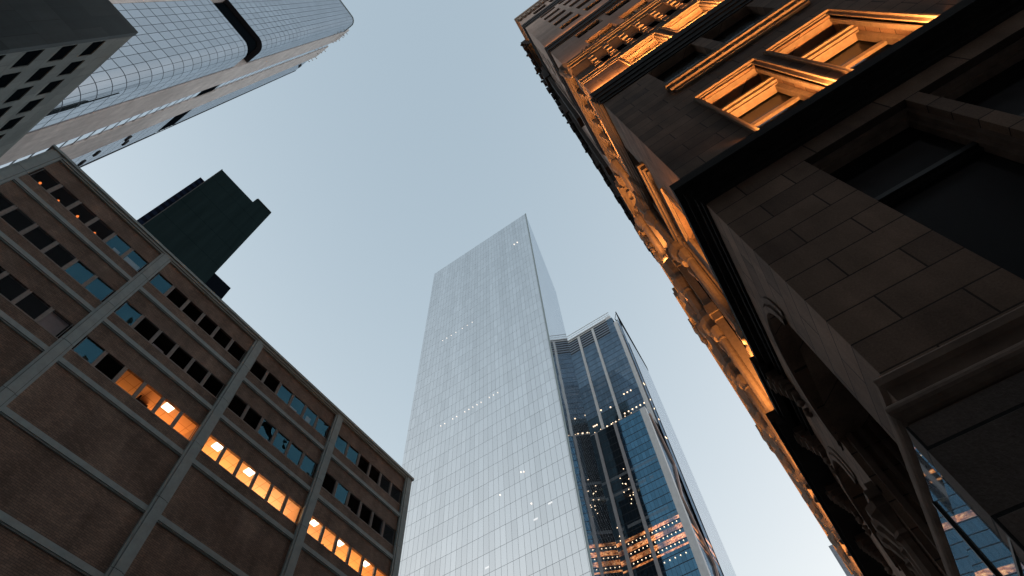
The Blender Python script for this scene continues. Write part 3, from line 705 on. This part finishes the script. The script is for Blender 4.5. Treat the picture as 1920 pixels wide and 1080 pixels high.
m = MB(); kb(-150,-117.3,-8.0,-6.0,GZ,205.3); m.build('ribbed_strip', M['ribs'], sl)
m = MB(); kb(-118,-116.8,10.0,17.2,224.5,224.9); kb(-117.3,-116.85,-6.15,-5.9,GZ,220.3); m.build('roof_trim', M['joint'], sl)

# ------------------------------------------------------------------ tall mirror glass tower (centre)
mt = thing('mirror_glass_tower', 'tallest pale mirror glass tower with sharp slanted roof corner in the centre', 'building', (-70,125,GZ))
HT = 293.0; A = (-105.5,100.0); B = (-44.2,100.0); D = (-56.4,149.5); E2 = (-110.0,149.5)
t = NT('mirror_curtain_wall')
u = t.add(t.x, t.mul(t.y, 0.0)); pu, pz = 1.70, 5.62
gm = gridmask(t, u, pu, .075, t.z, pz, .11, ou=.62, oz=-.6)
cell = t.vec(t.m_('FLOOR', t.mul(t.add(u,.62),1/pu)), t.m_('FLOOR', t.mul(t.add(t.z,-.6),1/pz)), 1.0)
wn = t.white(cell).outputs['Value']
nrm = t.tilt(cell, .010, .010, .05)
colm = t.noise(t.vec(t.mul(t.m_('FLOOR', t.mul(t.add(u,.62),1/pu)), .37), t.mul(t.z,.006), 0.), 1.0, 2.0)
f = t.mul(t.rng(wn,0,1,.955,1.045), t.rng(colm,.35,.7,.96,1.05))
gl = t.n('ShaderNodeBsdfGlossy'); t.l(t.mulc(f,(.77,.775,.78,1)), gl.inputs[0]); gl.inputs[1].default_value = .03; t.l(nrm, gl.inputs['Normal'])
d = t.bsdf((.12,.14,.16), .6, .1); mx = t.n('ShaderNodeMixShader'); mx.inputs[0].default_value = .86; t.l(d.outputs[0], mx.inputs[1]); t.l(gl.outputs[0], mx.inputs[2])
ln = t.bsdf((.24,.255,.27), .5, .3); m2 = t.n('ShaderNodeMixShader'); t.l(gm, m2.inputs[0]); t.l(mx.outputs[0], m2.inputs[1]); t.l(ln.outputs[0], m2.inputs[2])
M['mirror'] = t.done(m2)
t, sh = curtain('mirror_side_wall', lambda t: t.y, 90.0, 4.3, .0001, .09, tint=(.80,.84,.88), refl=.85, tilt=.0008, wav=.005, line=(.34,.38,.42), var=.02); M['mirror2'] = t.done(sh)
m = MB(); m.quad((*A,GZ),(*B,GZ),(*B,HT),(*A,HT)); m.quad((*A,HT),(*B,HT),(*D,HT),(*E2,HT)); m.quad((*E2,GZ),(*A,GZ),(*A,HT),(*E2,HT)); m.quad((*D,GZ),(*E2,GZ),(*E2,HT),(*D,HT)); m.build('front_glass', M['mirror'], mt)
m = MB(); m.quad((*B,GZ),(*D,GZ),(*D,HT),(*B,HT)); m.build('side_glass', M['mirror2'], mt)
m = MB(); m.box(B[0]-.3,B[0]+.15,B[1]-.15,B[1]+.3,GZ,HT+.1); m.build('corner_trim', M['concrete_grey'], mt)
M['spot'] = emit('office_spotlight', (1,.86,.74), .42)
def spots(parent, lst, mat, r=.17):
    m = MB()
    for x,y,z in lst:
        m.v += [(x+r*dx, y+r*dy, z+r*dz) for dx,dy,dz in ((1,0,0),(0,1,0),(-1,0,0),(0,-1,0),(0,0,1.2),(0,0,-1.2))]; n = len(m.v)-6
        for i in range(4): j=(i+1)%4; m.f += [(n+i,n+j,n+4),(n+j,n+i,n+5)]
    return m.build('spotlight_row', mat, parent)
def at(u, v, y): pass
L = [(-89.9+1.7*k*.86*1.2,99.9,155.7) for k in (0,1.2,3,4,5.6,6.6,7.5,8.4,9.3)]
spots(mt, [(x,99.9,155.7) for x in (-89.9,-88.2,-84.8,-83.1,-79.7,-78,-76.3,-74.6,-72.9,-69.5,-67.8,-66.1)], M['spot'])
spots(mt, [(x,99.9,213.0) for x in (-93.5,-91.3,-88.9,-86.4,-83,-80.4,-77.8)], M['spot'])
spots(mt, [(-53.2,99.9,263.5),(-51.4,99.9,263.5)], M['spot'], .34)
spots(mt, [(-66.5,99.9,112.0),(-59.5,99.9,116),(-58.6,99.9,115.6),(-57.2,99.9,104)], M['spot'], .22)
m = MB()
for x,z in ((-57.0,98.5),(-52.5,101.0),(-71.5,92.0)): m.quad((x,99.93,z),(x+1.2,99.93,z),(x+1.2,99.93,z+.5),(x,99.93,z+.5))
M['strip'] = emit('office_strip_light', (.9,.93,.95), .22); m.build('strip_light', M['strip'], mt)

# ------------------------------------------------------------------ blue braced tower
bt = thing('blue_braced_tower', 'dark blue glass tower with vertical white fins, orange lit floors and diagonal brace', 'building', (-52,195,GZ))
def bluewall(name, tint, body, refl, fl, oz, litz=(), spotz=(), spot_p=.8, xr=None, line=(.012,.018,.03)):
    t = NT(name); u = t.add(t.x, t.y); pu = 1.52
    fz = t.m_('FRACT', t.mul(t.add(t.z,oz),1/fl)); fi = t.m_('FLOOR', t.mul(t.add(t.z,oz),1/fl)); fu = t.m_('FRACT', t.mul(u,1/pu)); ui = t.m_('FLOOR', t.mul(u,1/pu))
    gm = t.mx(t.lt(fu,.05), t.lt(fz,.085))
    cell = t.vec(ui, fi, 5.0); W = t.white(cell); wn = W.outputs['Value']
    flr = t.white(t.vec(0.0, fi, 9.0)).outputs['Value']
    nrm = t.tilt(cell, .004, .006, .1)
    gl = t.n('ShaderNodeBsdfGlossy'); t.l(t.mulc(t.mul(t.rng(wn,0,1,.86,1.14), t.rng(flr,0,1,.9,1.1)), (*tint,1)), gl.inputs[0]); gl.inputs[1].default_value = .03; t.l(nrm, gl.inputs['Normal'])
    # blinds behind some panes
    blind = t.mul(t.gt(flr,.72), t.mul(t.between(fz,.45,.8), t.gt(wn,.35)))
    d = t.bsdf(t.mix(blind, body, tuple(min(1,q*3+.10) for q in body)), .6, .1)
    mx = t.n('ShaderNodeMixShader'); t.put(mx.inputs[0], t.sub(refl, t.mul(blind, .25))); t.l(d.outputs[0], mx.inputs[1]); t.l(gl.outputs[0], mx.inputs[2])
    sh = mx
    zone = None
    for z0,z1 in litz:
        b = t.between(t.z, z0, z1); zone = b if zone is None else t.mx(zone, b)
    if zone is not None:
        nn = t.noise(t.vec(t.mul(u,.8), t.mul(t.z,1.6), 0.), 1.0, 4.0, .7)
        big = t.noise(t.vec(t.mul(u,.16), t.mul(fi,2.7), 0.), 1.0, 1.0)
        a = t.mul(t.mul(t.between(fz,.12,.62), zone), t.mul(t.rng(nn,.36,.62,0,1), t.rng(big,.35,.6,.12,1)))
        e = t.n('ShaderNodeEmission'); t.l(t.mix(t.rng(nn,.45,.7,0,1), (1,.26,.06), (1,.60,.26)), e.inputs[0]); t.l(t.mul(a, .42), e.inputs[1])
        ad = t.n('ShaderNodeAddShader'); t.l(sh.outputs[0], ad.inputs[0]); t.l(e.outputs[0], ad.inputs[1]); sh = ad
    ln = t.bsdf(line, .5, .3); m2 = t.n('ShaderNodeMixShader'); t.l(gm, m2.inputs[0]); t.l(sh.outputs[0], m2.inputs[1]); t.l(ln.outputs[0], m2.inputs[2])
    return t.done(m2)
M['b_up'] = bluewall('blue_grey_curtain_wall', (.18,.26,.345), (.008,.017,.027), .56, 4.35, .6)
M['b_lo'] = bluewall('deep_blue_curtain_wall', (.16,.36,.52), (.006,.014,.022), .50, 3.93, 2.1, litz=((129.3,141.2),(60,75),(88,92),(104,108),(40,52)))
M['b_dk'] = bluewall('dark_reflection_wall', (.05,.085,.11), (.003,.006,.009), .35, 3.93, 2.1, litz=((129.3,141.2),(117.5,121.5),(60,75),(40,52)), line=(.004,.006,.009))  # dark reflected silhouette put into the centre bay's glass colour
M['b_mid'] = bluewall('dark_band_wall', (.10,.17,.22), (.012,.018,.024), .4, 4.35, .6, litz=((205.5,212.5),), line=(.006,.009,.014))  # band's glass colour darkened to stand for the same dark reflection
M['louv'] = None
t = NT('roof_louvres'); fz = t.m_('FRACT', t.mul(t.z, 1/2.35)); M['louv'] = t.done(t.bsdf(t.mix(t.lt(fz,.55), (.22,.27,.33), (.006,.007,.010)), .6, .1))
M['fin'] = plain('white_metal_fin', (.58,.58,.575), .5, .4, .08, .4)
M['fin_lo'] = plain('grey_metal_fin', (.27,.26,.265), .5, .4, .08, .4)
yU, yL, zL = 183.0, 171.3, 197.7
m = MB(); m.quad((-75,yU,222),(-38.8,yU,222),(-38.8,yU,279.5),(-75,yU,279.5)); m.quad((-42.5,yU,279.5),(-38.8,yU,279.5),(-38.8,yU,293),(-42.5,yU,293)); m.build('upper_glass', M['b_up'], bt)
m = MB(); m.quad((-75,yU,190),(-46.5,yU,190),(-46.5,yU,222),(-75,yU,222)); m.build('dark_band', M['b_mid'], bt)
m = MB(); m.quad((-46.5,yU,190),(-38.8,yU,190),(-38.8,yU,222),(-46.5,yU,222)); m.build('upper_glass', M['b_up'], bt)
m = MB(); m.quad((-75,yU,279.5),(-42.5,yU,279.5),(-42.5,yU,295),(-75,yU,295)); m.build('roof_louvres', M['louv'], bt)
m = MB()
m.box(-75,-42.5,yU-.25,yU+.3,292.6,293.3); m.box(-75,-42.5,yU-.25,yU+.3,294.3,295.2); m.box(-42.6,-39.4,yU-.1,yU+.4,293,296)
for k in range(20): m.box(-74+1.75*k,-73.85+1.75*k,yU-.1,yU+.1,295.2,300)
m.box(-75,-39.6,yU-.1,yU+.1,299.6,300.0); m.box(-75,-39.6,yU-.06,yU+.06,297.4,297.6)
m.build('roof_screen', M['fin'], bt)
m = MB(); m.quad((-75,yL,GZ),(-64.6,yL,GZ),(-64.6,yL,zL),(-75,yL,zL)); m.quad((-51.2,yL,GZ),(-39.5,yL,GZ),(-39.5,yL,zL),(-51.2,yL,zL)); m.quad((-75,yL,zL),(-39.5,yL,zL),(-39.5,yU,zL),(-75,yU,zL)); m.build('lower_glass', M['b_lo'], bt)
m = MB(); m.quad((-64.6,yL,GZ),(-51.2,yL,GZ),(-51.2,yL,zL),(-64.6,yL,zL)); m.build('dark_reflection_bay', M['b_dk'], bt)
for x in (-61.7,-52.1):
    m = MB(); m.box(x-.68,x+.68,yU-.7,yU,zL+.1,292.3); m.build('white_fin', M['fin'], bt)
    m = MB(); m.box(x-.62,x+.62,yL-.7,yL,GZ,zL-.3); m.build('white_fin', M['fin_lo'], bt)
m = MB(); m.box(-38.8,-36.7,yU-.3,yU+2,zL,286.5); m.box(-39.5,-36.9,yL-.2,yL+2,GZ,zL+.3); m.build('corner_column', M['fin'], bt)
m = MB(); m.box(-75,-39.5,yL-.1,yL+.2,zL-.05,zL+.25); m.build('setback_parapet', M['fin_lo'], bt)
M['b_side'] = bluewall('side_blue_strip', (.26,.38,.52), (.01,.02,.03), .5, 3.93, 2.1, litz=((129.3,137.5),))
m = MB(); m.quad((-36.2,yU,GZ),(-36.2,188.0,GZ),(-36.2,188.0,290.0),(-36.2,yU,290.0)); m.quad((-36.9,yL+2,GZ),(-36.9,yU,GZ),(-36.9,yU,zL),(-36.9,yL+2,zL)); m.build('side_glass_strip', M['b_side'], bt)
t, sh = curtain('pale_side_wall', lambda t: t.y, 1.6, 4.3, .05, .001, tint=(.74,.80,.86), refl=.8, tilt=.0, wav=.002, line=(.42,.47,.51), var=.02); M['b_pale'] = t.done(sh)
m = MB(); m.quad((-36.0,188.0,GZ),(-36.0,210,GZ),(-36.0,210,270),(-36.0,188.0,300)); m.build('pale_side_glass', M['b_pale'], bt)
m = MB(); m.quad((-35.9,187.2,303),(-35.9,210.3,271.5),(-35.9,210.3,268),(-35.9,188.3,290)); m.quad((-36.4,187.2,303),(-36.4,188.3,290),(-36.4,210.3,268),(-36.4,210.3,271.5)); m.quad((-35.9,187.2,303),(-36.4,187.2,303),(-36.4,210.3,271.5),(-35.9,210.3,271.5)); m.quad((-35.9,210.3,271.5),(-36.4,210.3,271.5),(-36.4,210.3,268),(-35.9,210.3,268))
m.build('sloped_parapet', M['slab_dk'], bt)
m = MB()
for a,b in (((-36.2,187.4,302),(-37.6,184.5,292)),((-37.6,184.5,292),(-36.2,187.6,290)),((-36.2,187.4,302),(-36.2,187.6,290)),((-37.6,184.5,292),(-37.0,183.5,287))):
    va, vb = Vector(a), Vector(b); dv = (vb-va).normalized(); s1 = dv.cross(Vector((0,0,1))).normalized()*.18; s2 = dv.cross(s1).normalized()*.18
    m.hexa([va+s1,va+s2,va-s1,va-s2],[vb+s1,vb+s2,vb-s1,vb-s2])
m.build('roof_spike', M['slab_dk'], bt)
# diagonal bracing running down the street corner
M['brace'] = plain('copper_brown_steel', (.34,.23,.19), .5, .4, .1)  # plain brown steel of the brace
m = MB()
zs = [195,172,149,126,103,80,57,34,11]
for i,(za,zb) in enumerate(zip(zs[:-1], zs[1:])):
    ya, yb = (yL+2.3, yU-.6) if i%2 == 0 else (yU-.6, yL+2.3)
    va, vb = Vector((-36.5,ya,za)), Vector((-36.5,yb,zb))
    m.hexa([va+Vector((-.35,-.5,0)),va+Vector((.35,-.5,0)),va+Vector((.35,.5,0)),va+Vector((-.35,.5,0))],[vb+Vector((-.35,-.5,0)),vb+Vector((.35,-.5,0)),vb+Vector((.35,.5,0)),vb+Vector((-.35,.5,0))])
m.build('diagonal_brace', M['brace'], bt)
m = MB(); m.quad((-75,yU,GZ),(-75,215,GZ),(-75,215,295),(-75,yU,295)); m.quad((-75,yU,295),(-38.8,yU,293),(-36.4,210,268),(-75,210,268)); m.quad((-75,210,GZ),(-36,210,GZ),(-36,210,268),(-75,210,268)); m.build('rear_wall', M['slab_dk'], bt)
M['spotw'] = emit('warm_office_spotlight', (1,.70,.46), .7)
def on(yp, pts):   # x given at the plane
    return [(x, yp-.25, z) for x, z in pts]
random.seed(11)
P1 = [(-66.2+.9*i, 216-6.0*j) for j in range(2) for i in range(3)] + [(-60.4,232-8),(-55.3,222.5)] + [(-46.8+1.9*i,226.3) for i in range(3)] + [(-49.5+2.1*i,213.7) for i in range(6)] + [(-59.5+2.3*i,211.5) for i in range(3)] + [(-66.5+1.4*i,205.5) for i in range(4)]
spots(bt, on(yU, P1), M['spotw'], .42)
P2 = [(-65.2+3.1*i, 198.3) for i in range(8)] + [(-54.3+random.uniform(-2.5,1.5), 172-random.uniform(0,14)) for i in range(9)] + [(-53+random.uniform(-2,1.5), 158-random.uniform(0,8)) for i in range(5)] + [(-63+random.uniform(-1,2), 150-random.uniform(0,10)) for i in range(4)]
P2 += [(-50.5+1.6*i, 138.9) for i in range(7)] + [(-50.5+1.6*i, 135.0) for i in range(7)] + [(-50.5+1.6*i, 131.0) for i in range(7)] + [(-60+1.6*i, 138.9-3.95*j) for j in range(3) for i in range(6)] + [(-49.5+2*i,126.5) for i in range(5)]
spots(bt, on(yL, P2), M['spotw'], .22)
m = MB()
for y,z in ((184.2,228),(185.6,228.6),(184.8,216),(185.4,210),(185.9,203),(184.6,190),(186.3,191)): m.box(-36.2,-36.0,y-.2,y+.2,z-.3,z+.3)
m.build('spotlight_row', M['spotw'], bt)

# ------------------------------------------------------------------ small grey block far down the street
sb = thing('small_grey_block', 'small far grey building edge beside the stone building at the bottom', 'building', (5,240,GZ))
M['grey_panel'] = brickmat('grey_cladding', lambda t: t.add(t.x,t.y), (.33,.35,.39), (.31,.33,.37), (.2,.21,.23), 6, 5.5, .08, .06)
m = MB(); m.box(-2.4, 25, 230, 250, GZ, 147.2); m.build('wall', M['grey_panel'], sb)
m = MB(); m.box(1.0, 8, 229.7, 230.2, 131, 140.5); m.build('window', M['dark_glass'], sb)

# ------------------------------------------------------------------ unseen block added behind the photographer to shade the street
ob = thing('unseen_shade_block', 'unseen brown block added behind the photographer to shade the street', 'building', (20,-40,GZ))
M['opp'] = brickmat('shade_block_wall', lambda t: t.add(t.x,t.y), (.035,.03,.028), (.03,.026,.024), (.02,.018,.016), 3.0, 3.6, .3, .2)
m = MB(); m.box(-14, 90, -60, -19, GZ, 60); m.build('wall', M['opp'], ob)

# ------------------------------------------------------------------ camera
cam = bpy.data.cameras.new('camera'); co = bpy.data.objects.new('camera', cam); C.objects.link(co)
Rm = Matrix(((0.82351316,0.51938385,0.22818082),(0.56557791,-0.72038419,-0.40145766),(-0.04413277,0.4596597,-0.88699789)))
co.matrix_world = Rm.to_4x4()
cam.sensor_width = 36; cam.lens = 1089.94/1920*36; cam.clip_start = .05; cam.clip_end = 6000
bpy.context.scene.camera = co

# ------------------------------------------------------------------ dusk light
W = bpy.data.worlds.new('World'); bpy.context.scene.world = W; W.use_nodes = True
nt = W.node_tree; bg = nt.nodes['Background']
sky = nt.nodes.new('ShaderNodeTexSky'); sky.sky_type = 'NISHITA'; sky.sun_disc = False
SE, SR = 6.0, 60.0
sky.sun_elevation = R(SE); sky.sun_rotation = R(SR); sky.air_density = 1.0; sky.dust_density = 1.0; sky.ozone_density = .8
hs = nt.nodes.new('ShaderNodeHueSaturation'); hs.inputs['Saturation'].default_value = .6
nt.links.new(sky.outputs[0], hs.inputs['Color']); gmn = nt.nodes.new('ShaderNodeGamma'); gmn.inputs[1].default_value = .90; nt.links.new(hs.outputs[0], gmn.inputs[0]); mxw = nt.nodes.new('ShaderNodeMix'); mxw.data_type = 'RGBA'; mxw.blend_type = 'MULTIPLY'; mxw.inputs[0].default_value = 1; mxw.inputs[7].default_value = (.965,1.0,.975,1); nt.links.new(gmn.outputs[0], mxw.inputs[6]); 
sp_ = nt.nodes.new('ShaderNodeSeparateColor'); cb_ = nt.nodes.new('ShaderNodeCombineColor'); nt.links.new(mxw.outputs[2], sp_.inputs[0])
def mth(op, a, b):
    n = nt.nodes.new('ShaderNodeMath'); n.operation = op
    for i, q in enumerate((a, b)):
        if hasattr(q, 'is_output'): nt.links.new(q, n.inputs[i])
        else: n.inputs[i].default_value = q
    return n.outputs[0]
for i, (ref, amp, ex) in enumerate(((.584,.592,1.08),(.718,.744,.85),(.837,.876,.71))):
    v = mth('MINIMUM', mth('DIVIDE', sp_.outputs[i], ref), 2.1)
    nt.links.new(mth('MULTIPLY', mth('POWER', v, ex), amp), cb_.inputs[i])
nt.links.new(cb_.outputs[0], bg.inputs[0]); bg.inputs[1].default_value = .15
sun = bpy.data.lights.new('sun','SUN'); sun.energy = .01; sun.angle = R(12); sun.color = (1,.93,.85)
so = bpy.data.objects.new('sun', sun); C.objects.link(so)
dv = Vector((math.sin(R(SR))*math.cos(R(SE)), math.cos(R(SR))*math.cos(R(SE)), math.sin(R(SE))))
so.rotation_euler = dv.to_track_quat('Z','Y').to_euler(); so.location = (0,0,50)
vs = bpy.context.scene.view_settings
vs.view_transform = 'Standard'; vs.look = 'None'; vs.gamma = 1; vs.exposure = 2.2
bpy.context.scene.cycles.max_bounces = 8
